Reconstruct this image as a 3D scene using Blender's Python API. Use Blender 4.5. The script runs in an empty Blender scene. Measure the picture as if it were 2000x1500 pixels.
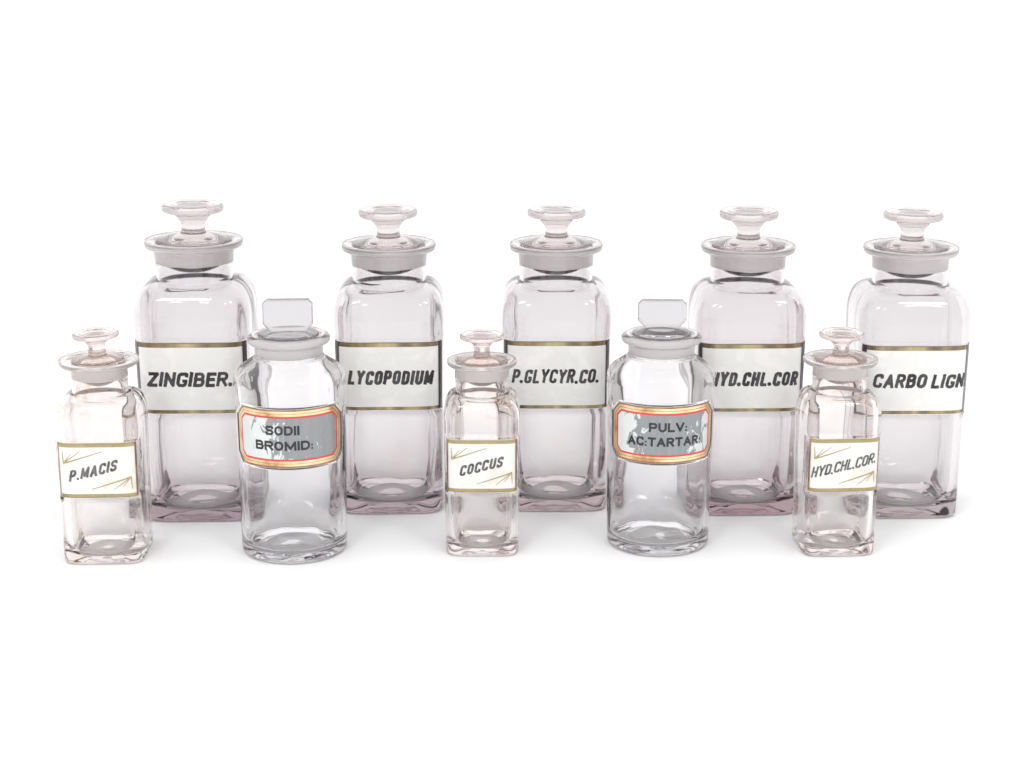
import bpy, math, random
import numpy as np
from mathutils import Vector, noise as mnoise

# ------------------------------------------------------------------ camera, world, lamps, exposure
sc = bpy.context.scene
col = sc.collection
R = math.radians
PITCH = 15.0
cd = bpy.data.cameras.new('camera'); cam = bpy.data.objects.new('camera', cd); col.objects.link(cam)
cam.location = (0.0, -1.218, 0.407); cam.rotation_euler = (R(90 - PITCH), 0, 0)
cd.sensor_width = 36.0; cd.lens = 66.6; cd.clip_start = 0.02; cd.clip_end = 50
sc.camera = cam

world = bpy.data.worlds.new("World"); sc.world = world; world.use_nodes = True
wn = world.node_tree.nodes; wl = world.node_tree.links; wn.clear()
w_out = wn.new('ShaderNodeOutputWorld'); w_bg = wn.new('ShaderNodeBackground')
w_tc = wn.new('ShaderNodeTexCoord'); w_sep = wn.new('ShaderNodeSeparateXYZ')
w_mr = wn.new('ShaderNodeMapRange'); w_mr.interpolation_type = 'SMOOTHSTEP'
WORLD_LIGHT, WORLD_DARK = 1.0, 0.90
w_mr.inputs['From Min'].default_value = -0.95; w_mr.inputs['From Max'].default_value = -0.45
w_mr.inputs['To Min'].default_value = WORLD_DARK; w_mr.inputs['To Max'].default_value = WORLD_LIGHT
wl.new(w_tc.outputs['Generated'], w_sep.inputs[0]); wl.new(w_sep.outputs['Y'], w_mr.inputs['Value'])
wl.new(w_mr.outputs[0], w_bg.inputs['Strength']); w_bg.inputs['Color'].default_value = (1, 1, 1, 1)
wl.new(w_bg.outputs[0], w_out.inputs['Surface'])

def area(name, loc, target, sx, sy, power, color=(1, 1, 1)):
    l = bpy.data.lights.new(name, 'AREA'); l.shape = 'RECTANGLE'; l.size = sx; l.size_y = sy
    l.energy = power; l.color = color
    o = bpy.data.objects.new(name, l); col.objects.link(o); o.location = loc
    d = Vector(target) - Vector(loc); o.rotation_euler = d.to_track_quat('-Z', 'Y').to_euler()
    return o
area('softbox_lamp', (-0.55, -1.35, 1.35), (0, 0, 0.1), 0.4, 0.25, 4.5)
area('softbox_lamp', (0.75, -1.25, 1.45), (0, 0, 0.1), 0.35, 0.25, 3.0)

sc.view_settings.view_transform = 'Standard'; sc.view_settings.look = 'None'
sc.view_settings.gamma = 1.0; sc.view_settings.exposure = 0.35
cy = sc.cycles
cy.max_bounces = 40; cy.transmission_bounces = 40; cy.glossy_bounces = 12; cy.diffuse_bounces = 20
cy.transparent_max_bounces = 8; cy.sample_clamp_indirect = 6.0; cy.blur_glossy = 0.5
cy.caustics_reflective = True; cy.caustics_refractive = True
cy.use_denoising = True; cy.denoiser = 'OPENIMAGEDENOISE'
try: cy.denoising_prefilter = 'ACCURATE'; cy.denoising_input_passes = 'RGB_ALBEDO_NORMAL'
except Exception: pass

# ------------------------------------------------------------------ helpers
def mesh_obj(name, verts, faces, mat, parent=None, smooth=True, attrs=None):
    me = bpy.data.meshes.new(name)
    me.from_pydata([tuple(v) for v in verts], [], faces); me.update()
    if smooth: me.polygons.foreach_set('use_smooth', [True] * len(me.polygons))
    for k, vals in (attrs or {}).items():
        a = me.attributes.new(k, 'FLOAT', 'POINT'); a.data.foreach_set('value', np.asarray(vals, dtype=np.float32))
    me.materials.append(mat)
    o = bpy.data.objects.new(name, me); col.objects.link(o)
    if parent: o.parent = parent
    return o

def empty(name, loc, rz=0.0):
    o = bpy.data.objects.new(name, None); col.objects.link(o); o.location = loc; o.rotation_euler = (0, 0, rz)
    o.empty_display_size = 0.01
    return o

def tag(o, label=None, cat=None, group=None, kind=None):
    if label: o['label'] = label
    if cat: o['category'] = cat
    if group: o['group'] = group
    if kind: o['kind'] = kind

def fillet(pts, closed=False, step=0.0012, arc_n=8):
    """pts: (r, z, radius, flag) -> finely resampled rounded polyline [(r, z, flag)]"""
    out = []
    n = len(pts)
    for i, p in enumerate(pts):
        P = np.array(p[:2], float); rad = p[2] if len(p) > 2 else 0; fl = p[3] if len(p) > 3 else 0
        if rad <= 0 or (not closed and (i == 0 or i == n - 1)):
            out.append((P[0], P[1], fl)); continue
        A = np.array(pts[i - 1][:2], float); B = np.array(pts[(i + 1) % n][:2], float)
        u = A - P; v = B - P; lu = np.linalg.norm(u); lv = np.linalg.norm(v); u /= lu; v /= lv
        c = float(np.clip(u @ v, -1, 1)); ang = math.acos(c)
        if ang > math.pi - 1e-3: out.append((P[0], P[1], fl)); continue
        d = min(rad / math.tan(ang / 2), lu * 0.49, lv * 0.49); rr = d * math.tan(ang / 2)
        bis = (u + v); bis /= np.linalg.norm(bis); C = P + bis * (rr / math.sin(ang / 2))
        s = P + u * d - C; e = P + v * d - C
        a0 = math.atan2(s[1], s[0]); a1 = math.atan2(e[1], e[0]); da = (a1 - a0 + math.pi) % (2 * math.pi) - math.pi
        for k in range(arc_n + 1):
            a = a0 + da * k / arc_n; out.append((C[0] + rr * math.cos(a), C[1] + rr * math.sin(a), fl))
    return out

def resample(poly, maxlen):
    out = [poly[0]]
    for a, b in zip(poly, poly[1:]):
        L = math.hypot(b[0] - a[0], b[1] - a[1]); k = max(1, int(math.ceil(L / maxlen)))
        if L < 1e-7: continue
        for j in range(1, k + 1):
            t = j / k; out.append((a[0] + (b[0] - a[0]) * t, a[1] + (b[1] - a[1]) * t, b[2] if t > .5 else a[2]))
    return out

def smooth01(t): t = min(1, max(0, t)); return t * t * (3 - 2 * t)

def super_r(phi, n):
    return (abs(math.cos(phi)) ** n + abs(math.sin(phi)) ** n) ** (-1.0 / n)

def revolve(profile, nseg, nfun, post=None):
    """profile from the axis to the axis; nfun(r, z, idx) = superellipse exponent; post(x, y, z, idx) -> moved point"""
    verts, faces, fr = [], [], []
    first = profile[0][0] < 1e-6; last = profile[-1][0] < 1e-6
    rings = []
    for i, (r, z, f) in enumerate(profile):
        if r < 1e-6:
            verts.append((0, 0, z)); fr.append(f); rings.append([len(verts) - 1]); continue
        n = nfun(r, z, i); ring = []
        for k in range(nseg):
            ph = 2 * math.pi * (k + .5) / nseg
            q = r * (1.0 if n < 2.01 else super_r(ph, n))
            x, y, zz = q * math.sin(ph), -q * math.cos(ph), z
            if post: x, y, zz = post(x, y, zz, i)
            verts.append((x, y, zz)); fr.append(f); ring.append(len(verts) - 1)
        rings.append(ring)
    for a, b in zip(rings, rings[1:]):
        if len(a) == 1 and len(b) == 1: continue
        for k in range(nseg):
            k2 = (k + 1) % nseg
            if len(a) == 1: faces.append((a[0], b[k2], b[k]))
            elif len(b) == 1: faces.append((a[k], a[k2], b[0]))
            else: faces.append((a[k], a[k2], b[k2], b[k]))
    return verts, faces, fr

# ------------------------------------------------------------------ strokes -> letter shapes
def roundpath(pts, closed=False, n=7):
    q = fillet([(p[0], p[1], p[2] if len(p) > 2 else 0) for p in pts], closed=closed, arc_n=n)
    q = [(a[0], a[1]) for a in q]
    if closed: q.append(q[0])
    return q

def glyph(ch, w, h, r):
    """centre-line strokes in a box w by h, corner radius r; returns (list of paths, list of dots)"""
    P = lambda x, y, rr=0: (x * w, y * h, rr)
    r2 = min(r, h * 0.24)
    C = {
        'O': [([P(0, 0, r), P(1, 0, r), P(1, 1, r), P(0, 1, r)], True)],
        'C': [([P(1, .84), P(1, 1, r), P(0, 1, r), P(0, 0, r), P(1, 0, r), P(1, .17)], False)],
        'G': [([P(1, .85), P(1, 1, r), P(0, 1, r), P(0, 0, r), P(1, 0, r), P(1, .38), P(.78, .38)], False)],
        'S': [([P(1, .84), P(1, 1, r2), P(0, 1, r2), P(0, .53, r2), P(1, .47, r2), P(1, 0, r2), P(0, 0, r2), P(0, .16)], False)],
        'D': [([P(0, 0), P(0, 1), P(1, 1, r * 1.2), P(1, 0, r * 1.2)], True)],
        'P': [([P(0, 0), P(0, 1), P(1, 1, r2), P(1, .45, r2), P(0, .45)], False)],
        'R': [([P(0, 0), P(0, 1), P(1, 1, r2), P(1, .48, r2), P(0, .48)], False), ([P(.5, .48), P(1, 0)], False)],
        'B': [([P(0, 0), P(0, 1), P(.93, 1, r2), P(.93, .53, r2), P(0, .53)], False), ([P(.5, .53), P(1, .53, r2), P(1, 0, r2), P(0, 0), P(0, .1)], False)],
        'U': [([P(0, 1), P(0, 0, r), P(1, 0, r), P(1, 1)], False)],
        'I': [([P(0, 0), P(0, 1)], False)],
        'L': [([P(0, 1), P(0, 0), P(1, 0)], False)],
        'E': [([P(1, 1), P(0, 1), P(0, 0), P(1, 0)], False), ([P(0, .52), P(.85, .52)], False)],
        'H': [([P(0, 0), P(0, 1)], False), ([P(1, 0), P(1, 1)], False), ([P(0, .5), P(1, .5)], False)],
        'N': [([P(0, 0), P(0, 1), P(1, 0), P(1, 1)], False)],
        'M': [([P(0, 0), P(.02, 1), P(.5, .12), P(.98, 1), P(1, 0)], False)],
        'A': [([P(0, 0), P(.5, 1), P(1, 0)], False), ([P(.2, .3), P(.8, .3)], False)],
        'V': [([P(0, 1), P(.5, 0), P(1, 1)], False)],
        'Y': [([P(0, 1), P(.5, .45), P(1, 1)], False), ([P(.5, .45), P(.5, 0)], False)],
        'T': [([P(0, 1), P(1, 1)], False), ([P(.5, 1), P(.5, 0)], False)],
        'Z': [([P(0, 1), P(1, 1), P(0, 0), P(1, 0)], False)],
    }
    if ch == '.': return [], [(0, 0)]
    if ch == ':': return [], [(0, 0), (0, h * .48)]
    return [roundpath(p, c) + (['closed'] if c else []) for p, c in C[ch]], []

WID = {'I': 0, '.': 0, ':': 0, 'M': 1.35, 'L': .8, 'E': .8, 'S': .95, 'T': 1.05, 'V': 1.1, 'A': 1.15, 'Y': 1.1, 'O': 1.0, ' ': .45}

def text_strokes(txt, x0, x1, zc, h, t, rad=1.6, shear=0.17, gap=0.9, rise=0.0, seed=0, jit=0.0, dotr=None):
    """strokes (segments, discs) of a line of lettering, in metres; x0..x1 its extent, zc its middle height"""
    rng = random.Random(seed)
    hh = h - t; units = 0; ng = 0
    for ch in txt:
        units += WID.get(ch, 1.0)
    ink = sum(t for ch in txt if ch != ' '); gaps = (len(txt) - 1) * gap * t * .75
    w = (x1 - x0 - ink - gaps - abs(shear) * h) / max(units, .1)
    segs, discs = [], []
    x = x0 + t / 2
    base = zc - hh / 2
    for ch in txt:
        gw = WID.get(ch, 1.0) * w
        if ch != ' ':
            paths, dots = glyph(ch, gw, hh, min(rad, gw * .5 if gw else rad))
            dy = rng.uniform(-jit, jit); tt = t * (1 + rng.uniform(-.06, .06) * (jit > 0))
            def M(p, x=x, dy=dy):
                X = x + p[0] + shear * (p[1] - 0); Z = base + p[1] + dy
                return (X, Z + rise * (X - (x0 + x1) / 2))
            for p in paths:
                cl = p[-1] == 'closed'
                if cl: p = p[:-1]
                q = [M(a) for a in p]
                for i, (a, b) in enumerate(zip(q, q[1:])):
                    segs.append((a, b, tt / 2, (not cl) and i == 0, (not cl) and i == len(q) - 2))
            for d in dots:
                discs.append((M((d[0], d[1])), dotr or t * .62))
            x += gw + t + gap * t * .75
        else:
            x += gw + gap * t * .75
    return segs, discs

def stroke_field(segs, discs, X, Z):
    F = np.full(X.shape, 1.0)
    for (a, b, r, e0, e1) in segs:
        ax, az = a; bx, bz = b; dx, dz = bx - ax, bz - az; L = math.hypot(dx, dz)
        if L < 1e-9: continue
        dx /= L; dz /= L
        x_lo, x_hi = min(ax, bx) - r * 2.2, max(ax, bx) + r * 2.2
        c0 = np.searchsorted(X[0], x_lo); c1 = np.searchsorted(X[0], x_hi)
        if c1 <= c0: continue
        Xs, Zs = X[:, c0:c1], Z[:, c0:c1]
        u = (Xs - ax) * dx + (Zs - az) * dz; v = np.abs(-(Xs - ax) * dz + (Zs - az) * dx)
        lo = -r if e0 else 0; hi = L + r if e1 else L
        rect = np.maximum(v - r, np.maximum(lo - u, u - hi))
        if not e0: rect = np.minimum(rect, np.hypot(Xs - ax, Zs - az) - r)
        if not e1: rect = np.minimum(rect, np.hypot(Xs - bx, Zs - bz) - r)
        F[:, c0:c1] = np.minimum(F[:, c0:c1], rect)
    for (p, r) in discs:
        F = np.minimum(F, np.hypot(X - p[0], Z - p[1]) - r)
    return F

def sheet(field, X, Z, surf, off, thick=0.0):
    """marching squares over a field (inside < 0), laid on a curved surface; thick > 0 closes it into a slab"""
    ny, nx = field.shape
    V, VI, faces, bnd = [], {}, [], []
    def vid(key, x, z):
        if key not in VI: VI[key] = len(V); V.append((x, z))
        return VI[key]
    ins = field < 0
    cells = np.argwhere(ins[:-1, :-1] | ins[1:, :-1] | ins[:-1, 1:] | ins[1:, 1:])
    for j, i in cells:
        cs = [(j, i), (j, i + 1), (j + 1, i + 1), (j + 1, i)]
        vals = [field[c] for c in cs]; poly = []
        for k in range(4):
            c, d = cs[k], cs[(k + 1) % 4]; a, b = vals[k], vals[(k + 1) % 4]
            if a < 0: poly.append((vid(('c',) + c, X[c], Z[c]), False))
            if (a < 0) != (b < 0):
                t = a / (a - b); key = ('e',) + tuple(sorted((c, d)))
                poly.append((vid(key, X[c] + (X[d] - X[c]) * t, Z[c] + (Z[d] - Z[c]) * t), True))
        if len(poly) < 3: continue
        faces.append(tuple(p[0] for p in poly))
        if thick:
            for k in range(len(poly)):
                p, q = poly[k], poly[(k + 1) % len(poly)]
                if p[1] and q[1]: bnd.append((p[0], q[0]))
    verts = [surf(s, z, off) for s, z in V]
    if thick:
        n = len(verts); verts += [surf(s, z, off - thick) for s, z in V]
        nf = [tuple(reversed([a + n for a in f])) for f in faces]
        sk = [(a, a + n, b + n, b) for a, b in bnd]
        faces = faces + nf + sk
    return verts, faces, V

def grid(s0, s1, z0, z1, cell):
    xs = np.arange(s0 - cell, s1 + cell * 2, cell); zs = np.arange(z0 - cell, z1 + cell * 2, cell)
    X, Z = np.meshgrid(xs, zs); return X, Z

def sheet_obj(name, field, X, Z, surf, off, thick, mat, parent, box):
    v, f, V = sheet(field, X, Z, surf, off, thick)
    V = np.array(V); rep = 2 if thick else 1
    u = (V[:, 0] - box[0]) / (box[1] - box[0]); w = (V[:, 1] - box[2]) / (box[3] - box[2])
    return mesh_obj(name, v, f, mat, parent, smooth=False, attrs={'lu': np.tile(u, rep), 'lv': np.tile(w, rep)})

# ------------------------------------------------------------------ materials
def new_mat(name):
    m = bpy.data.materials.new(name); m.use_nodes = True; nt = m.node_tree; nt.nodes.clear()
    out = nt.nodes.new('ShaderNodeOutputMaterial'); b = nt.nodes.new('ShaderNodeBsdfPrincipled')
    nt.links.new(b.outputs[0], out.inputs['Surface']); return m, nt, b, out

def ramp(nt, src, stops):
    r = nt.nodes.new('ShaderNodeValToRGB'); nt.links.new(src, r.inputs[0])
    e = r.color_ramp.elements
    while len(e) < len(stops): e.new(0.5)
    for el, (p, c) in zip(e, stops): el.position = p; el.color = (*c, 1) if len(c) == 3 else c
    return r.outputs[0]

def attr(nt, name):
    a = nt.nodes.new('ShaderNodeAttribute'); a.attribute_name = name; return a.outputs['Fac']

def math_n(nt, op, a, b=None, clamp=False):
    m = nt.nodes.new('ShaderNodeMath'); m.operation = op; m.use_clamp = clamp
    for i, v in enumerate((a, b)):
        if v is None: continue
        if isinstance(v, (int, float)): m.inputs[i].default_value = v
        else: nt.links.new(v, m.inputs[i])
    return m.outputs[0]

def noise_n(nt, scale, detail=3, rough=.5, vec=None, dist=0.0, xyz=None, seed=0.0):
    n = nt.nodes.new('ShaderNodeTexNoise'); n.inputs['Scale'].default_value = scale; n.inputs['Detail'].default_value = detail
    n.inputs['Roughness'].default_value = rough; n.inputs['Distortion'].default_value = dist
    if vec is None:
        tc = nt.nodes.new('ShaderNodeTexCoord'); vec = tc.outputs['Object']
    mp = nt.nodes.new('ShaderNodeMapping'); nt.links.new(vec, mp.inputs['Vector'])
    mp.inputs['Location'].default_value = (seed * 1.37, seed * .71, seed * 2.3)
    if xyz: mp.inputs['Scale'].default_value = xyz
    nt.links.new(mp.outputs[0], n.inputs['Vector']); return n.outputs['Fac']

def mixcol(nt, fac, a, b, mode='MIX'):
    m = nt.nodes.new('ShaderNodeMix'); m.data_type = 'RGBA'; m.blend_type = mode
    for i, v in ((0, fac), (6, a), (7, b)):
        if isinstance(v, (int, float)): m.inputs[i].default_value = v
        elif isinstance(v, tuple): m.inputs[i].default_value = (*v, 1)
        else: nt.links.new(v, m.inputs[i])
    return m.outputs[2]

def glass_mat(name, absorb, density, stain=(1, .72, .5), stain_amt=0.0, seed=0.0, veil=(.865, .852, .86), powder=(.98, .95, .95)):
    m, nt, b, out = new_mat(name)
    b.inputs['Transmission Weight'].default_value = 1.0; b.inputs['IOR'].default_value = 1.5
    fr = attr(nt, 'ground')
    rgh = math_n(nt, 'MULTIPLY', math_n(nt, 'POWER', fr, .6), .5)
    nt.links.new(rgh, b.inputs['Roughness'])
    st = attr(nt, 'stain')
    n1 = noise_n(nt, 140, 5, .65, dist=1.2, seed=seed)
    msk = math_n(nt, 'MULTIPLY', ramp(nt, n1, [(.50, (0, 0, 0)), (.66, (1, 1, 1))]), math_n(nt, 'MULTIPLY', st, stain_amt), clamp=True)
    colr = mixcol(nt, msk, mixcol(nt, attr(nt, 'clear'), veil, (.985, .975, .975)), stain)
    nt.links.new(colr, b.inputs['Base Color'])
    # old hand-finished glass: very fine waviness
    w = noise_n(nt, 55, 2, .5, xyz=(1, 1, .35), seed=seed)
    bp = nt.nodes.new('ShaderNodeBump'); bp.inputs['Strength'].default_value = .15; bp.inputs['Distance'].default_value = .0006
    nt.links.new(w, bp.inputs['Height']); nt.links.new(bp.outputs[0], b.inputs['Normal'])
    df = nt.nodes.new('ShaderNodeBsdfDiffuse'); df.inputs['Color'].default_value = (*powder, 1)
    tl = nt.nodes.new('ShaderNodeBsdfTranslucent'); tl.inputs['Color'].default_value = (*powder, 1)
    m1 = nt.nodes.new('ShaderNodeMixShader'); m1.inputs[0].default_value = .12
    nt.links.new(df.outputs[0], m1.inputs[1]); nt.links.new(tl.outputs[0], m1.inputs[2])
    m2 = nt.nodes.new('ShaderNodeMixShader'); nt.links.new(math_n(nt, 'MULTIPLY', fr, .95), m2.inputs[0])
    nt.links.new(b.outputs[0], m2.inputs[1]); nt.links.new(m1.outputs[0], m2.inputs[2]); nt.links.new(m2.outputs[0], out.inputs['Surface'])
    va = nt.nodes.new('ShaderNodeVolumeAbsorption'); va.inputs['Color'].default_value = (*absorb, 1); va.inputs['Density'].default_value = density
    nt.links.new(va.outputs[0], out.inputs['Volume'])
    return m

G_TALLS = [glass_mat('mauve_tinted_glass', c, d, stain=(.90, .62, .45), stain_amt=.5, seed=q) for q, (c, d) in enumerate((((.58, .48, .52), 32), ((.60, .50, .53), 30), ((.62, .52, .54), 29), ((.62, .49, .53), 33), ((.60, .52, .54), 26)))]
G_SMALL = glass_mat('blush_tinted_glass', (.80, .71, .68), 15, veil=(.945, .928, .925), powder=(.98, .95, .93), stain=(.85, .42, .18), stain_amt=.9, seed=5)
G_ROUND = glass_mat('grey_tinted_glass', (.60, .58, .60), 14, veil=(.915, .91, .918), stain=(.9, .55, .25), stain_amt=.4, seed=9)
G_TOP = glass_mat('clear_stopper_glass', (.66, .54, .55), 17, veil=(.85, .82, .82), seed=2)
G_STOP = glass_mat('blush_stopper_glass', (.80, .62, .56), 20, veil=(.89, .85, .84), stain=(.85, .5, .25), stain_amt=.5, seed=3)
G_TAB = glass_mat('grey_stopper_glass', (.68, .64, .66), 25, veil=(.68, .67, .68), powder=(.98, .97, .97), seed=4)

def coat(b, rough=.04, w=1.0):
    b.inputs['Coat Weight'].default_value = w; b.inputs['Coat Roughness'].default_value = rough; b.inputs['Coat IOR'].default_value = 1.5

def paper_white(name, c1, c2, c3, seed):
    """aged white enamel behind glass, with broad cloudy patches"""
    m, nt, b, out = new_mat(name)
    n1 = noise_n(nt, 42, 6, .62, dist=.9, seed=seed); n2 = noise_n(nt, 500, 2, .5, seed=seed)
    c = ramp(nt, n1, [(.36, c1), (.46, c2), (.55, c2), (.66, c3)])
    c = mixcol(nt, math_n(nt, 'MULTIPLY', n2, .10), c, (.62, .58, .55))
    nt.links.new(c, b.inputs['Base Color']); b.inputs['Roughness'].default_value = .5; coat(b, .05, .8)
    bp = nt.nodes.new('ShaderNodeBump'); bp.inputs['Strength'].default_value = .3; bp.inputs['Distance'].default_value = .0003
    nt.links.new(n1, bp.inputs['Height']); nt.links.new(bp.outputs[0], b.inputs['Coat Normal'])
    return m
W_TALL = [paper_white('aged_white_enamel', (.86, .845, .83), (.79, .785, .76), (.87, .85, .84), 3.1 * k) for k in range(5)]
W_SMALL = paper_white('cream_white_enamel', (.72, .705, .675), (.75, .735, .705), (.69, .66, .60), 17)

def flake_mat(name, seed, cx, wx):
    """pale enamel worn through to grey metal foil in the middle of the label"""
    m, nt, b, out = new_mat(name)
    lu = attr(nt, 'lu'); lv = attr(nt, 'lv')
    n1 = noise_n(nt, 95, 6, .65, dist=1.4, xyz=(1, 1, .6), seed=seed)
    d = math_n(nt, 'ABSOLUTE', math_n(nt, 'SUBTRACT', lu, cx))
    d = math_n(nt, 'DIVIDE', d, wx)
    low = math_n(nt, 'MULTIPLY', math_n(nt, 'SUBTRACT', .32, lv), .9)
    low = math_n(nt, 'MAXIMUM', low, 0.0)
    k = math_n(nt, 'ADD', math_n(nt, 'ADD', math_n(nt, 'SUBTRACT', 1.0, d), math_n(nt, 'MULTIPLY', math_n(nt, 'SUBTRACT', n1, .5), 2.6)), math_n(nt, 'MULTIPLY', low, -1.0))
    mask = ramp(nt, k, [(.06, (0, 0, 0)), (.12, (1, 1, 1))])
    streak = noise_n(nt, 60, 2, .5, xyz=(6, 6, .15), seed=seed + 2)
    grey = mixcol(nt, streak, (.185, .195, .21), (.30, .31, .32))
    pale = mixcol(nt, noise_n(nt, 160, 4, .6, seed=seed + 4), (.56, .60, .59), (.72, .74, .73))
    scr = noise_n(nt, 210, 3, .7, dist=2.5, xyz=(1.6, 1.6, .25), seed=seed + 7)
    scm = math_n(nt, 'MULTIPLY', ramp(nt, scr, [(.655, (0, 0, 0)), (.68, (1, 1, 1))]), .7)
    c = mixcol(nt, mask, pale, grey); c = mixcol(nt, scm, c, (.80, .82, .82))
    nt.links.new(c, b.inputs['Base Color']); b.inputs['Roughness'].default_value = .45; coat(b, .06, .7)
    return m
F_SODII = flake_mat('flaking_pale_enamel', 2.0, .76, .46)
F_PULV = flake_mat('flaking_pale_enamel', 6.5, .53, .33)

def gold_mat(name, c1, c2, c3, scale, seed, rough=.22, metal=.9, xyz=(1, 1, 1)):
    m, nt, b, out = new_mat(name)
    n1 = noise_n(nt, scale, 3, .6, xyz=xyz, seed=seed)
    n2 = noise_n(nt, 700, 2, .6, seed=seed)
    c = ramp(nt, n1, [(.30, c1), (.48, c2), (.66, c3)])
    c = mixcol(nt, math_n(nt, 'MULTIPLY', n2, .25), c, c1)
    nt.links.new(c, b.inputs['Base Color']); b.inputs['Metallic'].default_value = metal
    b.inputs['Roughness'].default_value = rough; coat(b, .04, .6)
    bp = nt.nodes.new('ShaderNodeBump'); bp.inputs['Strength'].default_value = .35; bp.inputs['Distance'].default_value = .0002
    nt.links.new(n2, bp.inputs['Height']); nt.links.new(bp.outputs[0], b.inputs['Normal'])
    return m
GOLD_DULL = gold_mat('dull_gold_leaf', (.07, .045, .035), (.27, .20, .10), (.52, .42, .22), 45, 4, .25, .6, (1.6, 1.6, .3))
GOLD_OLIVE = gold_mat('olive_gold_leaf', (.22, .15, .07), (.36, .30, .13), (.45, .35, .16), 60, 8, .3, .5)
GOLD_BROWN = gold_mat('browned_gold_edge', (.16, .08, .05), (.30, .17, .09), (.42, .27, .15), 120, 9, .35, .5)
GOLD_BRIGHT = gold_mat('bright_gold_leaf', (.50, .27, .12), (.98, .70, .38), (1.0, .82, .54), 70, 12, .28, .8)

def plain(name, c, rough=.4, coatw=.6, metal=0.0, seed=0):
    m, nt, b, out = new_mat(name)
    n = noise_n(nt, 260, 4, .6, seed=seed)
    cc = mixcol(nt, n, tuple(x * .8 for x in c), tuple(min(1, x * 1.2) for x in c))
    nt.links.new(cc, b.inputs['Base Color']); b.inputs['Roughness'].default_value = rough
    b.inputs['Metallic'].default_value = metal; coat(b, .06, coatw); return m
BLACK_EDGE = plain('black_label_edge', (.028, .020, .026), .35)
LINE_DARK = plain('dark_brown_line', (.14, .09, .05), .4)
RED = plain('red_enamel_line', (.60, .045, .05), .4)

def ink_mat(name, dark, light, scale, lo, hi, seed):
    m, nt, b, out = new_mat(name)
    n = noise_n(nt, scale, 4, .6, xyz=(1, 1, .7), seed=seed)
    nt.links.new(ramp(nt, n, [(lo, dark), (hi, light)]), b.inputs['Base Color'])
    b.inputs['Roughness'].default_value = .5; coat(b, .06, .25); return m
INK_TALL = ink_mat('black_lettering_enamel', (.012, .010, .011), (.050, .052, .056), 110, .44, .56, 1)
INK_SMALL = ink_mat('grey_lettering_enamel', (.05, .05, .055), (.13, .13, .135), 300, .4, .6, 2)
INK_ROUND = ink_mat('printed_lettering_enamel', (.008, .008, .008), (.022, .022, .024), 90, .35, .55, 3)

fm, fnt, fb, fo = new_mat('white_paper_sweep')
fn = noise_n(fnt, 14, 4, .5); fnt.links.new(mixcol(fnt, fn, (.93, .93, .93), (.95, .95, .95)), fb.inputs['Base Color'])
fb.inputs['Roughness'].default_value = .9; fb.inputs['Specular IOR Level'].default_value = .1

# ------------------------------------------------------------------ setting: seamless white sweep
prof = [(-1.05, 0.0), (1.5, 0.0)] + [(1.5 + .7 * math.sin(R(a)), .7 - .7 * math.cos(R(a))) for a in range(6, 91, 6)] + [(2.2, 2.4)]
fv, ff = [], []
for (y, z) in prof: fv += [(-2.6, y, z), (2.6, y, z)]
for i in range(len(prof) - 1): ff.append((2 * i, 2 * i + 1, 2 * i + 3, 2 * i + 2))
floor = mesh_obj('floor', fv, ff, fm); tag(floor, kind='structure')

# ------------------------------------------------------------------ bottle bodies
def section_exp(r, rn, a, nmax):
    return 2 + (nmax - 2) * smooth01((r - rn) / (a - rn))

def make_surface(afun, n, smax):
    """surf(s, z, off): arc length s across the front (-Y), height z, distance off the glass"""
    phs = np.linspace(-1.45, 1.45, 2401)
    rr = np.array([super_r(p, n) if n > 2.01 else 1.0 for p in phs])
    xs = rr * np.sin(phs); ys = -rr * np.cos(phs)
    ds = np.hypot(np.diff(xs), np.diff(ys)); S = np.concatenate([[0], np.cumsum(ds)]); S -= np.interp(0, phs, S)
    tx = np.gradient(xs, S); ty = np.gradient(ys, S)
    def surf(s, z, off):
        a = afun(z); u = s / a
        x = np.interp(u, S, xs) * a; y = np.interp(u, S, ys) * a
        nx, ny = np.interp(u, S, ty), -np.interp(u, S, tx)
        L = math.hypot(nx, ny)
        return (x + nx / L * off, y + ny / L * off, z)
    return surf

def ground_stain(profile_fr): return profile_fr

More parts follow.
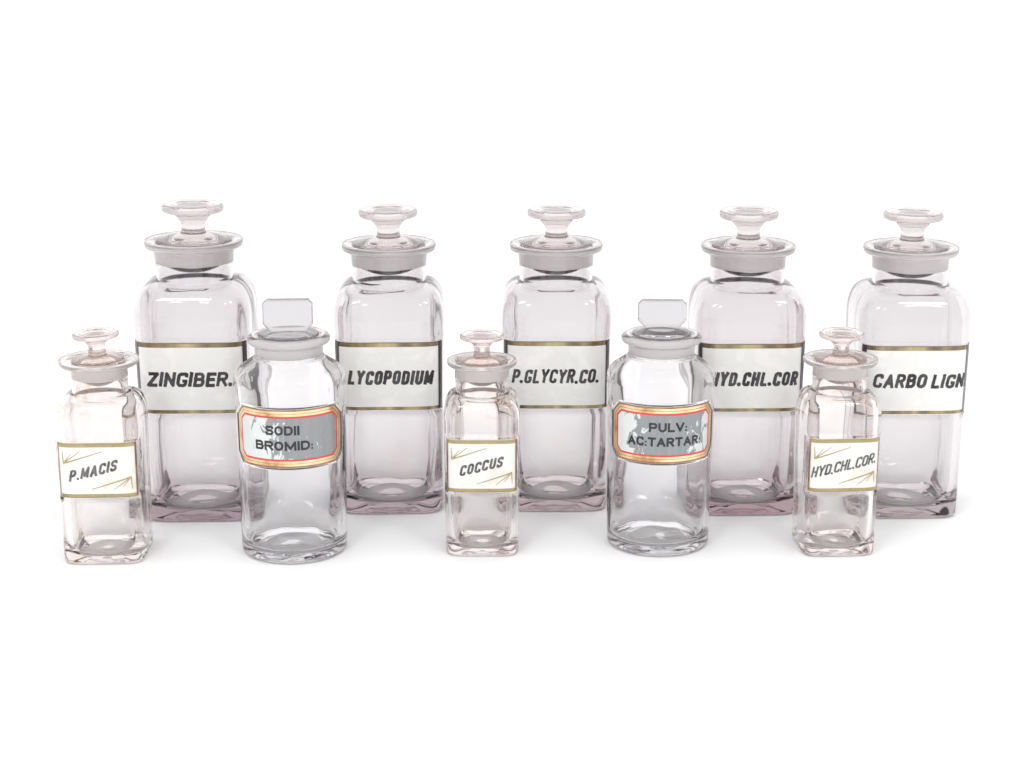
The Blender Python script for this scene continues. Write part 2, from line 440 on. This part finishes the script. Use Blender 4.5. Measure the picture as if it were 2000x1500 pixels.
def square_bottle(root, P, gm, seed):
    """P: dictionary of real sizes in metres"""
    a0, a1, rn, zn, zsh = P['a_bot'], P['a_top'], P['rn'], P['zn'], P['zsh']
    zl, rl, tl = P['zlip'], P['rlip'], P['tlip']; w = P['wall']; zt, zb = P['label_top'], P['label_bot']
    fs = P['fsh']; n_out = P['n']; n_in = P['n'] - 1.0; rp = P['rplug']
    afun = lambda z: a0 + (a1 - a0) * min(1, max(0, z / zsh))
    eps = .0004
    outer = [(0, P['punt'] * .7), (a0 * .52, P['punt'] * .6, .010), (a0 * .82, 0, .006), (a0, 0, a0 * .13)]
    outer += [(afun(zb - eps), zb - eps), (afun(zb + eps), zb + eps), (afun(zt - eps), zt - eps), (afun(zt + eps), zt + eps)]
    H = zn - zsh; pw = 2 / 2.25
    for j in range(0, 13):
        t = R(90) * j / 12.6; outer.append((rn + (a1 - rn) * math.cos(t) ** pw, zsh + H * math.sin(t) ** pw, 0))
    outer += [(rn - .0001, zn + .0002, .0012)]
    outer += [(rn + (P['rn_top'] - rn), zl - tl - .0004, .0008), (rl - .0006, zl - tl, tl * .40, .30), (rl, zl - .0002, tl * .38, .30), (rl - tl * .35, zl, tl * .2)]
    n_outer = None
    inner = [(rp + .0016, zl - .0006, .001), (rp + .0003, zl - .0035, .001, 0), (rp + .0002, zl - .0036, 0, 1), (rp - .0009, P['zground'], .0, 1), (rp - .0010, P['zground'] - .0002, 0, 0)]
    inner += [(rn - w * .75, zn + .002, .004), (rn - w * .65, zn - w * .5, .0015)]
    for j in range(12, -1, -1):
        t = R(90) * j / 12.8; inner.append((rn - w * .5 + (a1 - w - rn + w * .5) * math.cos(t) ** pw, zsh - w * .2 + (H - w * .8) * math.sin(t) ** pw, 0))
    fl = P['floor']
    inner += [(afun(.04) - w, .04), (a0 - w * 1.05, fl * .95, a0 * .17), (a0 * .45, fl * .8, .01), (0, fl * 1.05)]
    po = resample(fillet(outer, arc_n=12), .0035); pi = resample(fillet(inner, arc_n=12), .0035)
    no = len(po); prof = po + pi
    def nfun(r, z, i):
        if i < no:
            if z > zn - .0002: return 2.0
            return section_exp(r, rn * .98 if z > zsh * .7 else a0 * .45, afun(z), n_out)
        if z > zn - w: return 2.0
        if r < a0 * .55 and z < .03: return 2.0
        if z < a0 * .6: return 2.5 + (n_in - 2.5) * smooth01((z - fl) / (a0 * .6 - fl))
        return section_exp(r, rn - w, a1 - w, n_in)
    hw = P['label_w'] / 2
    def post(x, y, z, i):
        if i < no:
            if y < 0 and zb < z < zt and abs(x) < hw + .0012 and abs(x) < a1 * .985: y += .0011
            if z > zn + .001 or z < .002: return x, y, z
            d = smooth01((z - .002) / .014) * mnoise.noise(Vector((x * 30 + seed * 7, y * 30, z * 14))) * .00022
        else:
            if z > zn: return x, y, z
            d = smooth01((z - .001) / .018) * (mnoise.noise(Vector((x * 45 + seed * 3, y * 45 + 9, z * 13))) * .0009 + mnoise.noise(Vector((x * 120, y * 120 + seed, z * 40))) * .00022) * P.get('wav', 1)
        r = math.hypot(x, y)
        if r < 1e-5: return x, y, z + d
        if z < .03 and r < a0 * .7: return x, y, z + d
        return x + x / r * d, y + y / r * d, z
    v, f, fr = revolve(prof, 176, nfun, post)
    st = []
    rng = random.Random(seed)
    sa = rng.uniform(0, 6.28)
    for (x, y, z) in v:
        s = math.exp(-((z - zn) / .010) ** 2) * 1.0 + math.exp(-((z - zl) / .004) ** 2) * .55
        s += math.exp(-((z - zt - .001) / .0015) ** 2) * (1 if y < 0 else 0) * .9 + math.exp(-((z - zb) / .0015) ** 2) * (1 if y < 0 else 0) * .7
        s += .55 * math.exp(-(z / .007) ** 2)
        if P.get('stain_side'): s *= .35 + .9 * smooth01((x * P['stain_side'] / a1 + .3) / 1.2)
        if 'stain_side' not in P: s = (.7 * math.exp(-((x - .004) / .012) ** 2 - ((z - .038) / .016) ** 2) if seed in (2, 3) and y < 0 else 0) + .12 * math.exp(-(z / .012) ** 2)
        st.append(min(1, s))
    mesh_obj('body', v, f, gm, root, True, {'ground': fr, 'stain': st, 'clear': [smooth01((q[2] - P['zground'] + .001) / .003) for q in v]})
    return make_surface(afun, n_out, hw), afun

def knob_stopper(P, loc, rz, gm, tilt=(0, 0)):
    """plug, stem and flat disc knob in one piece of glass, turned"""
    o = None; zl = P['zlip']; rp = P['rplug']; rk = P['rknob']; rs = P['rstem']; zk = P['zknob']; tk = P['tknob']; zg = P['zground']
    hollow = P.get('hollow', True)
    zd = zl + P['dome']
    pr = []
    if hollow:
        pr += [(0, zl - .0065, 0), (rp * .55, zl - .0062, .004), (rp * .80, zg + .0035, .003), (rp * .82, zg + .0004, .001)]
    else:
        pr += [(0, zg + .0012), (rp * .6, zg + .0010, .002)]
    pr += [(rp * .93 - .0006, zg, .0009), (rp - .0010, zg + .0012, 0, 1), (rp, zl - .0036, 0, 1), (rp + .0002, zl - .0034, 0, 0)]
    pr += [(rp + .0010, zl + .0004, .0012), (rp * .93, zl + .0008, .0012), (rs * 2.1, zl + P['dome'] * .55, .004), (rs * 1.02, zd, .003)]
    pr += [(rs, zd + .003, .002), (rs * 1.0, zk - tk * 2.3, .004), (rk * .66, zk - tk * 1.02, .004), (rk * .985, zk - tk * .94, tk * .33, .22), (rk, zk - tk * .25, tk * .3, .22), (rk * .93, zk, tk * .3)]
    if P.get('dish', True): pr += [(rk * .62, zk - .0001, .002), (rk * .5, zk - .0011, .002), (0, zk - .0008)]
    else: pr += [(rk * .55, zk + .0003, .002), (rk * .4, zk - .0002, .001), (0, zk)]
    prof = resample(fillet([p if len(p) > 2 else (*p, 0) for p in pr], arc_n=8), .003)
    prof = [(r, z - zg, f) for r, z, f in prof]
    v, f, fr = revolve(prof, 112, lambda r, z, i: 2.0)
    st = [(.8 * math.exp(-((z + zg - zl) / .003) ** 2)) for x, y, z in v]
    o = mesh_obj('glass_stopper', v, f, gm, None, True, {'ground': fr, 'stain': st})
    o.location = (loc[0], loc[1], zg + .0001); o.rotation_euler = (tilt[0], tilt[1], rz)
    return o

def scaled(P, k, **over):
    keep = ('n', 'hollow', 'dish', 'wav', 'stain_side')
    q = {a: (b * k if a not in keep else b) for a, b in P.items()}; q.update(over); return q

TALL = dict(a_bot=.0342, a_top=.0362, rn=.0240, rn_top=.0250, zn=.1500, zsh=.127, zlip=.1752, rlip=.0308, tlip=.0048, wall=.0030,
            label_top=.1178, label_bot=.0705, label_w=.0650, fsh=.0165, n=6.0, rplug=.0226, zground=.1610, punt=.0030, floor=.0074,
            rknob=.0192, rstem=.0074, zknob=.1974, tknob=.0052, dome=.0040)
SMALL = dict(a_bot=.0227, a_top=.0236, rn=.0164, rn_top=.0168, zn=.1000, zsh=.085, zlip=.1205, rlip=.0217, tlip=.0032, wall=.0027,
             label_top=.0762, label_bot=.0415, label_w=.0438, fsh=.0105, n=5.5, rplug=.0148, zground=.1095, punt=.0018, floor=.0045,
             rknob=.0137, rstem=.0050, zknob=.1366, tknob=.0032, dome=.0022, hollow=False)

def union(*F): 
    r = F[0]
    for f in F[1:]: r = np.minimum(r, f)
    return r

def rect_field(X, Z, x0, x1, z0, z1, r=0.0):
    cx, cz = (x0 + x1) / 2, (z0 + z1) / 2; qx = np.abs(X - cx) - (x1 - x0) / 2 + r; qz = np.abs(Z - cz) - (z1 - z0) / 2 + r
    return np.hypot(np.maximum(qx, 0), np.maximum(qz, 0)) + np.minimum(np.maximum(qx, qz), 0) - r

def tall_label(root, surf, P, k, wmat, text, tx0, tx1, seed):
    zt, zb = P['label_top'] - .0008 * k, P['label_bot'] + .0008 * k; hw = P['label_w'] / 2 + .0050 * k
    X, Z = grid(-hw, hw, zb, zt, .0008); box = (-hw, hw, zb, zt)
    lab = sheet_obj('label', rect_field(X, Z, -hw + .0002, hw - .0002, zb, zt), X, Z, surf, -.00025, .0006, wmat, root, box)
    band = .0026 * k
    for z0, z1, nm in ((zt - band - .0006, zt - .0006, 'gold_band'), (zb + .0004, zb + band * .85 + .0004, 'gold_band')):
        Xg, Zg = grid(-hw, hw, z0, z1, .0006)
        sheet_obj(nm, rect_field(Xg, Zg, -hw + .0032 * k, hw - .0032 * k, z0, z1), Xg, Zg, surf, -.00018, 0, GOLD_DULL, lab, box)
    Xg, Zg = grid(-hw, hw, zt - .0012, zt, .0004)
    sheet_obj('dark_line', rect_field(Xg, Zg, -hw + .0032 * k, hw - .0032 * k, zt - .0006, zt - .0001), Xg, Zg, surf, -.00012, 0, LINE_DARK, lab, box)
    for sg in (-1, 1):
        x0, x1 = sorted((sg * (hw - .0004 * k), sg * (hw - .0047 * k)))
        Xg, Zg = grid(x0, x1, zb, zt, .0006)
        sheet_obj('black_edge', rect_field(Xg, Zg, x0, x1, zb + .0002, zt - .0002), Xg, Zg, surf, -.00010, 0, BLACK_EDGE, lab, box)
    zc = (zt + zb) / 2 - .0006
    segs, discs = text_strokes(text, tx0 * k, tx1 * k, zc, 0.0094 * k, .00185 * k if len(text) > 11 else .00212 * k, rad=.0018 * k, shear=.19, gap=.50, seed=seed, jit=.00030)
    Xt, Zt = grid(tx0 * k - .003, tx1 * k + .003, zc - .006 * k, zc + .006 * k, .00022)
    F = stroke_field(segs, discs, Xt, Zt)
    F = F + .00010 * np.sin(Xt * 2100 + 3 * np.sin(Zt * 900)) * .6
    sheet_obj('lettering', np.maximum(F, np.abs(Xt) - hw + .001), Xt, Zt, surf, -.00014, 0, INK_TALL, lab, box)

def small_label(root, surf, P, k, text, tx0, tx1, seed, th=.0067, zoff=0.0):
    fine = len(text) > 8; st = .00108 if fine else .00138
    zt, zb = P['label_top'] - .0005, P['label_bot'] + .0005; hw = P['label_w'] / 2 + .0012 * k
    X, Z = grid(-hw, hw, zb, zt, .0006); box = (-hw, hw, zb, zt)
    lab = sheet_obj('label', rect_field(X, Z, -hw, hw, zb, zt), X, Z, surf, -.00025, .0006, W_SMALL, root, box)
    b = .0021 * k
    for z0, z1 in ((zt - b - .0005, zt - .0005), (zb + .0003, zb + b + .0003)):
        Xg, Zg = grid(-hw, hw, z0, z1, .0005)
        sheet_obj('gold_band', rect_field(Xg, Zg, -hw + .0018 * k, hw - .0018 * k, z0, z1), Xg, Zg, surf, -.00018, 0, GOLD_OLIVE, lab, box)
    Xg, Zg = grid(-hw, hw, zb, zt, .0004)
    fr = rect_field(Xg, Zg, -hw + .0003, hw - .0003, zb + .0002, zt - .0002)
    fi = rect_field(Xg, Zg, -hw + .0018 * k, hw - .0018 * k, zb + .0006, zt - .0006, .0008)
    sheet_obj('brown_border', np.maximum(fr, -fi), Xg, Zg, surf, -.00013, 0, GOLD_BROWN, lab, box)
    zc = (zt + zb) / 2 + zoff
    segs, discs = text_strokes(text, tx0 * k, tx1 * k, zc, th * k, st * k, rad=.0017 * k, shear=.22, gap=.55 if fine else .75, rise=.235, seed=seed, jit=.00018, dotr=.0007)
    Xt, Zt = grid(-hw, hw, zb, zt, .0002)
    sheet_obj('lettering', np.maximum(stroke_field(segs, discs, Xt, Zt), np.abs(Xt) - hw + .001), Xt, Zt, surf, -.00012, 0, INK_SMALL, lab, box)
    # two fine gold arrows
    W2, H2 = hw, (zt - zb) / 2; zm = (zt + zb) / 2
    for sg in (1, -1):
        def A(u, v): return (-sg * u * W2, zm + sg * v * H2)
        tip = A(.80, .26)
        ss = []
        for q, wd in (((-.13, .68), .00026), ((.38, .70), .00020), ((.60, .60), .00018), ((.82, .68), .00026)):
            a, c = tip, A(*q) if q[0] >= 0 or True else None
            n = 8
            for i in range(n):
                p0 = (a[0] + (c[0] - a[0]) * i / n, a[1] + (c[1] - a[1]) * i / n); p1 = (a[0] + (c[0] - a[0]) * (i + 1) / n, a[1] + (c[1] - a[1]) * (i + 1) / n)
                ss.append((p0, p1, wd * 1.3 * (1.25 - i / n * .8), False, False))
        Xa, Za = grid(min(tip[0], A(-.13, .68)[0]) - .001, max(tip[0], A(-.13, .68)[0]) + .001, min(tip[1], A(0, .72)[1]) - .001, max(tip[1], A(0, .72)[1]) + .001, .00014)
        sheet_obj('gold_arrow', stroke_field(ss, [], Xa, Za), Xa, Za, surf, -.00016, 0, GOLD_OLIVE, lab, box)

# ------------------------------------------------------------------ round bottles
ROUND = dict(rb=.0320, rt=.0336, rn=.0203, rn_top=.0206, zn=.1205, zsh=.1115, zlip=.1352, rlip=.0250, tlip=.0062, wall=.0028, label_top=.0970, label_bot=.0615)

def round_bottle(root, P, k, seed, gm):
    rb, rt = P['rb'], P['rt']; zsh = P['zsh']; w = P['wall']; zl = P['zlip']; rn = P['rn']; zn = P['zn']
    rf = lambda z: rb + (rt - rb) * min(1, max(0, z / zsh))
    rp = rn - w
    outer = [(0, .0020 * k), (rb * .52, .0017 * k, .010), (rb * .82, 0, .006), (rb, 0, .0042),
             (rt, zsh + .0012 * k, .0095 * k), (rn, zn + .0015 * k, .0040 * k), (P['rn_top'], zl - P['tlip'] - .0003, .0012 * k), (P['rlip'] * .985, zl - P['tlip'] * .72, .0026 * k, .22), (P['rlip'], zl - P['tlip'] * .25, .002 * k, .22), (P['rlip'] * .90, zl, .0014 * k)]
    inner = [(rp + .0020 * k, zl - .0006, .001), (rp + .0003, zl - .0035, .001), (rp + .0002, zl - .0036, 0, 1), (rp - .0005, zl - .0125 * k, 0, 1), (rp - .0006, zl - .0127 * k, 0, 0),
             (rp, zn + .001, .003), (rt - w * 1.1, zsh - .001 * k, .0095 * k), (rb - w * 1.05, .0052 * k, .0070), (rb * .5, .0045 * k, .01), (0, .0062 * k)]
    po = resample(fillet(outer, arc_n=10), .0035); pi = resample(fillet(inner, arc_n=10), .0035); no = len(po)
    def post(x, y, z, i):
        r = math.hypot(x, y)
        if z > zn or r < 1e-5: return x, y, z
        fz = smooth01((zn - z) / .02) * smooth01((z - .001) / .012)
        if i < no: d = (0 if P['label_bot'] - .004 < z < P['label_top'] + .004 and y < .01 else 1) * fz * mnoise.noise(Vector((x * 35 + seed * 5, y * 35, z * 16))) * .0003 * (0 if z < .004 else 1)
        else: d = fz * (mnoise.noise(Vector((x * 60 + seed, y * 60, z * 16))) * .0010 + mnoise.noise(Vector((x * 150 + seed, y * 150, z * 50))) * .00025)
        if z < .03 and r < rb * .7: return x, y, z + d
        return x + x / r * d, y + y / r * d, z
    v, f, fr = revolve(po + pi, 160, lambda r, z, i: 2.0, post)
    st = [min(1, .9 * math.exp(-((z - zl + .002) / .004) ** 2) + .25 * math.exp(-(z / .01) ** 2)) for x, y, z in v]
    mesh_obj('body', v, f, gm, root, True, {'ground': fr, 'stain': st, 'clear': [smooth01((q[2] - zl + .0135 * k) / .003) for q in v]})
    return make_surface(rf, 2.0, 0)

def oct_field(X, Z, hw, hh, zc, c):
    ax, az = np.abs(X), np.abs(Z - zc)
    return np.maximum(np.maximum(ax - hw, az - hh), (ax + az - hw - hh + c) / math.sqrt(2))

def round_label(root, surf, P, k, lines, fmat, seed, gm):
    zt, zb = P['label_top'], P['label_bot']; zc = (zt + zb) / 2; hh = (zt - zb) / 2; hw = .0368 * k; c = .0062 * k
    box = (-hw, hw, zb, zt)
    X, Z = grid(-hw, hw, zb, zt, .0006)
    lab = sheet_obj('label', oct_field(X, Z, hw, hh, zc, c), X, Z, surf, .0005, .00035, GOLD_BRIGHT, root, box)
    Xf, Zf = grid(-hw, hw, zb, zt, .0003)
    def ring(name, d0, d1, mat, off):
        F = oct_field(Xf, Zf, hw, hh, zc, c)
        sheet_obj(name, np.maximum(F + d0, -(F + d1)), Xf, Zf, surf, off, 0, mat, lab, box)
    ring('brown_edge', .0000, .0009 * k, GOLD_BROWN, .00057)
    ring('dark_line', .0023 * k, .0026 * k, LINE_DARK, .00056)
    ring('red_line', .0040 * k, .0052 * k, RED, .00059)
    sheet_obj('enamel_field', oct_field(X, Z, hw, hh, zc, c) + .0046 * k, X, Z, surf, .00055, 0, fmat, lab, box)
    S, D = [], []
    for (t, x0, x1, zz) in lines:
        s, d = text_strokes(t, x0 * k, x1 * k, zc + zz * k, .0058 * k, .00136 * k, rad=.0030 * k, shear=0.0, gap=.55, seed=seed, dotr=.00062 * k)
        S += s; D += d
    Xt, Zt = grid(-.03 * k, .03 * k, zc - .010 * k, zc + .010 * k, .0002)
    sheet_obj('lettering', stroke_field(S, D, Xt, Zt), Xt, Zt, surf, .00063, 0, INK_ROUND, lab, box)
    # rolled glass bead that frames the label
    pts = [(-hw + c, -hh), (hw - c, -hh), (hw, -hh + c), (hw, hh - c), (hw - c, hh), (-hw + c, hh), (-hw, hh - c), (-hw, -hh + c)]
    e = .0008 * k; path = []
    for i, p in enumerate(pts):
        q = pts[(i + 1) % 8]; L = math.hypot(q[0] - p[0], q[1] - p[1]); n = max(2, int(L / .0014))
        for j in range(n):
            u, v_ = p[0] + (q[0] - p[0]) * j / n, p[1] + (q[1] - p[1]) * j / n
            path.append((u * (1 + e / hw), v_ * (1 + e / hh)))
    V, Fc = [], []; ns = 8; rad = .00075 * k; N = len(path)
    for i in range(N):
        a, b2 = path[i - 1], path[(i + 1) % N]; tx, tz = b2[0] - a[0], b2[1] - a[1]; L = math.hypot(tx, tz); nx, nz = tz / L, -tx / L
        for j in range(ns):
            an = 2 * math.pi * j / ns; o1 = math.cos(an) * rad; o2 = math.sin(an) * rad * .9
            V.append(surf(path[i][0] + nx * o1, zc + path[i][1] + nz * o1, .0006 + o2))
    for i in range(N):
        for j in range(ns):
            Fc.append((i * ns + j, i * ns + (j + 1) % ns, ((i + 1) % N) * ns + (j + 1) % ns, ((i + 1) % N) * ns + j))
    mesh_obj('label_rim', V, Fc, gm, root, True, {'ground': [0] * len(V), 'stain': [0] * len(V)})

def tab_stopper(P, k, loc, rz, gm, bead):
    root = empty('glass_stopper', (loc[0], loc[1], P['zlip'] - .0126 * k + .0001), rz)
    rp = P['rn'] - P['wall']; z0 = P['zlip'] - .0126 * k; zl = P['zlip'] - z0
    pr = [(0, .001, 0), (rp * .7, .001, .002), (rp * .95 - .0008, 0, .0008), (rp - .0007, .001, 0, 1), (rp - .0001, zl - .0036, 0, 1), (rp, zl - .0034, 0, 0),
          (rp + .0012, zl + .0006, .001), (rp * .93, zl + .0010, .001), (rp * .60, zl + .0012 + bead, .004), (0, zl + .0018 + bead)]
    v, f, fr = revolve(resample(fillet(pr, arc_n=8), .003), 96, lambda r, z, i: 2.0)
    mesh_obj('plug', v, f, gm, root, True, {'ground': fr, 'stain': [0] * len(v)})
    zb = zl + .0021 + bead; H = (.1565 - .1352) * k - .0021 - bead; W = .0150 * k; T = .0031 * k; cc = .0028 * k
    out = [(-W * .72, 0), (W * .72, 0), (W, cc * 1.5), (W, H - cc), (W - cc, H), (-W + cc, H), (-W, H - cc), (-W, cc * 1.5)]
    V, F = [], []
    cx, cz = 0, H / 2
    def ringv(y, inset):
        ids = []
        for (x, z) in out:
            L = math.hypot(x, z - cz) ; sx = (abs(x) - inset) / abs(x); sz = (abs(z - cz) - inset) / abs(z - cz)
            V.append((x * sx, y, zb + cz + (z - cz) * sz)); ids.append(len(V) - 1)
        return ids
    b = .0011 * k
    rs = [ringv(-T, b), ringv(-T + b * .9, 0), ringv(T - b * .9, 0), ringv(T, b)]
    F.append(tuple(rs[0])); F.append(tuple(reversed(rs[3])))
    for p, q in zip(rs, rs[1:]):
        for i in range(8): F.append((p[(i + 1) % 8], p[i], q[i], q[(i + 1) % 8]))
    g = mesh_obj('grip', V, F, gm, root, False, {'ground': [0] * len(V), 'stain': [0] * len(V)})
    md = g.modifiers.new('bevel', 'BEVEL'); md.width = .0004; md.segments = 2
    return root

# ------------------------------------------------------------------ the ten bottles
TALL_SET = [
    # label text, x, y, scale, rot z, text extent
    ('ZINGIBER.P', -.2055, -.0134, 1.035, 1.0, -.0275, .0345, 'tall square clear glass jar lettered ZINGIBER, leftmost of the tall jars'),
    ('LYCOPODIUM', -.0805, .0010, 1.005, 1.5, -.0268, .0300, 'tall square clear glass jar lettered LYCOPODIUM, second tall jar from the left'),
    ('P.GLYCYR.CO.', 0.0290, .0060, 1.000, 0.0, -.0295, .0290, 'tall square clear glass jar lettered P.GLYCYR.CO., middle one of the tall jars'),
    ('HYD.CHL.COR', .1540, -.0020, 1.003, 1.0, -.0270, .0315, 'tall square clear glass jar lettered HYD.CHL.COR, behind the round PULV jar'),
    ('CARBO LIGNI', .2590, -.0080, 1.003, 0.5, -.0280, .0362, 'tall square clear glass jar lettered CARBO LIGN, rightmost of the tall jars'),
]
STOP_TXT = ['clear glass disc-topped stopper in the tall ZINGIBER jar', 'clear glass disc-topped stopper in the tall LYCOPODIUM jar',
            'clear glass disc-topped stopper in the tall P.GLYCYR.CO. jar', 'clear glass disc-topped stopper in the tall HYD.CHL.COR jar',
            'clear glass disc-topped stopper in the tall CARBO LIGN jar']
for i, (txt, x, y, k, rz, t0, t1, lb) in enumerate(TALL_SET):
    P = scaled(TALL, k, wav=1.0)
    root = empty('tall_jar', (x, y, .0002), R(rz)); tag(root, lb, 'glass jar', 'tall square apothecary jars in the back row')
    surf, af = square_bottle(root, P, G_TALLS[i], i + 1)
    tall_label(root, surf, P, k, W_TALL[i], txt, t0, t1, i + 11)
    s = knob_stopper(P, (x, y), R(rz + 20 * i), G_TOP, (R(.5 * math.sin(i * 2)), R(.6 * math.cos(i * 3))))
    tag(s, STOP_TXT[i], 'stopper', 'disc-topped stoppers of the tall jars')

SMALL_SET = [
    ('P.MACIS', -.2512, -.1025, 1.03, 2.0, -.0168, .0128, .0243, -1, 'small square glass jar lettered P.MACIS, at the left end of the front row', 'small disc-topped stopper in the P.MACIS jar'),
    ('COCCUS', -.0185, -.0905, 1.00, 0.0, -.0138, .0140, .0217, 1, 'small square glass jar lettered COCCUS, in the middle of the front row', 'small disc-topped stopper in the COCCUS jar'),
    ('HYD.CHL.COR.', .2018, -.0905, 1.01, 3.5, -.0205, .0205, .0230, 1, 'small square glass jar lettered HYD.CHL.COR., at the right end of the front row', 'small disc-topped stopper in the small HYD.CHL.COR. jar'),
]
for i, (txt, x, y, k, rz, t0, t1, rl, side, lb, sl) in enumerate(SMALL_SET):
    P = scaled(SMALL, k, rlip=rl, stain_side=side)
    if i == 0: P['a_bot'] *= 1.07; P['a_top'] *= 1.07; P['label_w'] *= 1.07
    root = empty('small_jar', (x, y, .0002), R(rz)); tag(root, lb, 'glass jar', 'small square apothecary jars in the front row')
    surf, af = square_bottle(root, P, G_SMALL, i + 31)
    small_label(root, surf, P, k, txt, t0, t1, i + 3)
    s = knob_stopper(P, (x, y), R(40 * i), G_STOP, (0, R((-2.0, .3, -1.5)[i])))
    tag(s, sl, 'stopper', 'disc-topped stoppers of the small jars')

ROUND_SET = [
    ('SODII', -.1362, -.0955, 1.02, 3.5, [('SODII', -.0135, .0066, .0052), ('BROMID:', -.0205, .0145, -.0042)], F_SODII, 0.0,
     'round clear glass jar with a red and gold bordered label reading SODII BROMID:', 'flat octagonal grip stopper in the SODII BROMID: jar'),
    ('PULV', .0922, -.0830, 1.00, 1.0, [('PULV:', -.0098, .0138, .0050), ('AC:TARTAR:', -.0232, .0240, -.0042)], F_PULV, .0022,
     'round clear glass jar with a red and gold bordered label reading PULV: AC:TARTAR:', 'flat rectangular grip stopper in the PULV: AC:TARTAR: jar'),
]
for i, (nm, x, y, k, rz, lines, fmat, bead, lb, sl) in enumerate(ROUND_SET):
    P = {a: b * k for a, b in ROUND.items()}
    root = empty('round_jar', (x, y, .0002), R(rz)); tag(root, lb, 'glass jar', 'round apothecary jars in the front row')
    surf = round_bottle(root, P, k, i + 51, G_ROUND)
    round_label(root, surf, P, k, lines, fmat, i + 5, G_ROUND)
    s = tab_stopper(P, k, (x, y), R((4, -3)[i]), G_TAB, bead)
    tag(s, sl, 'stopper', 'flat grip stoppers of the round jars')
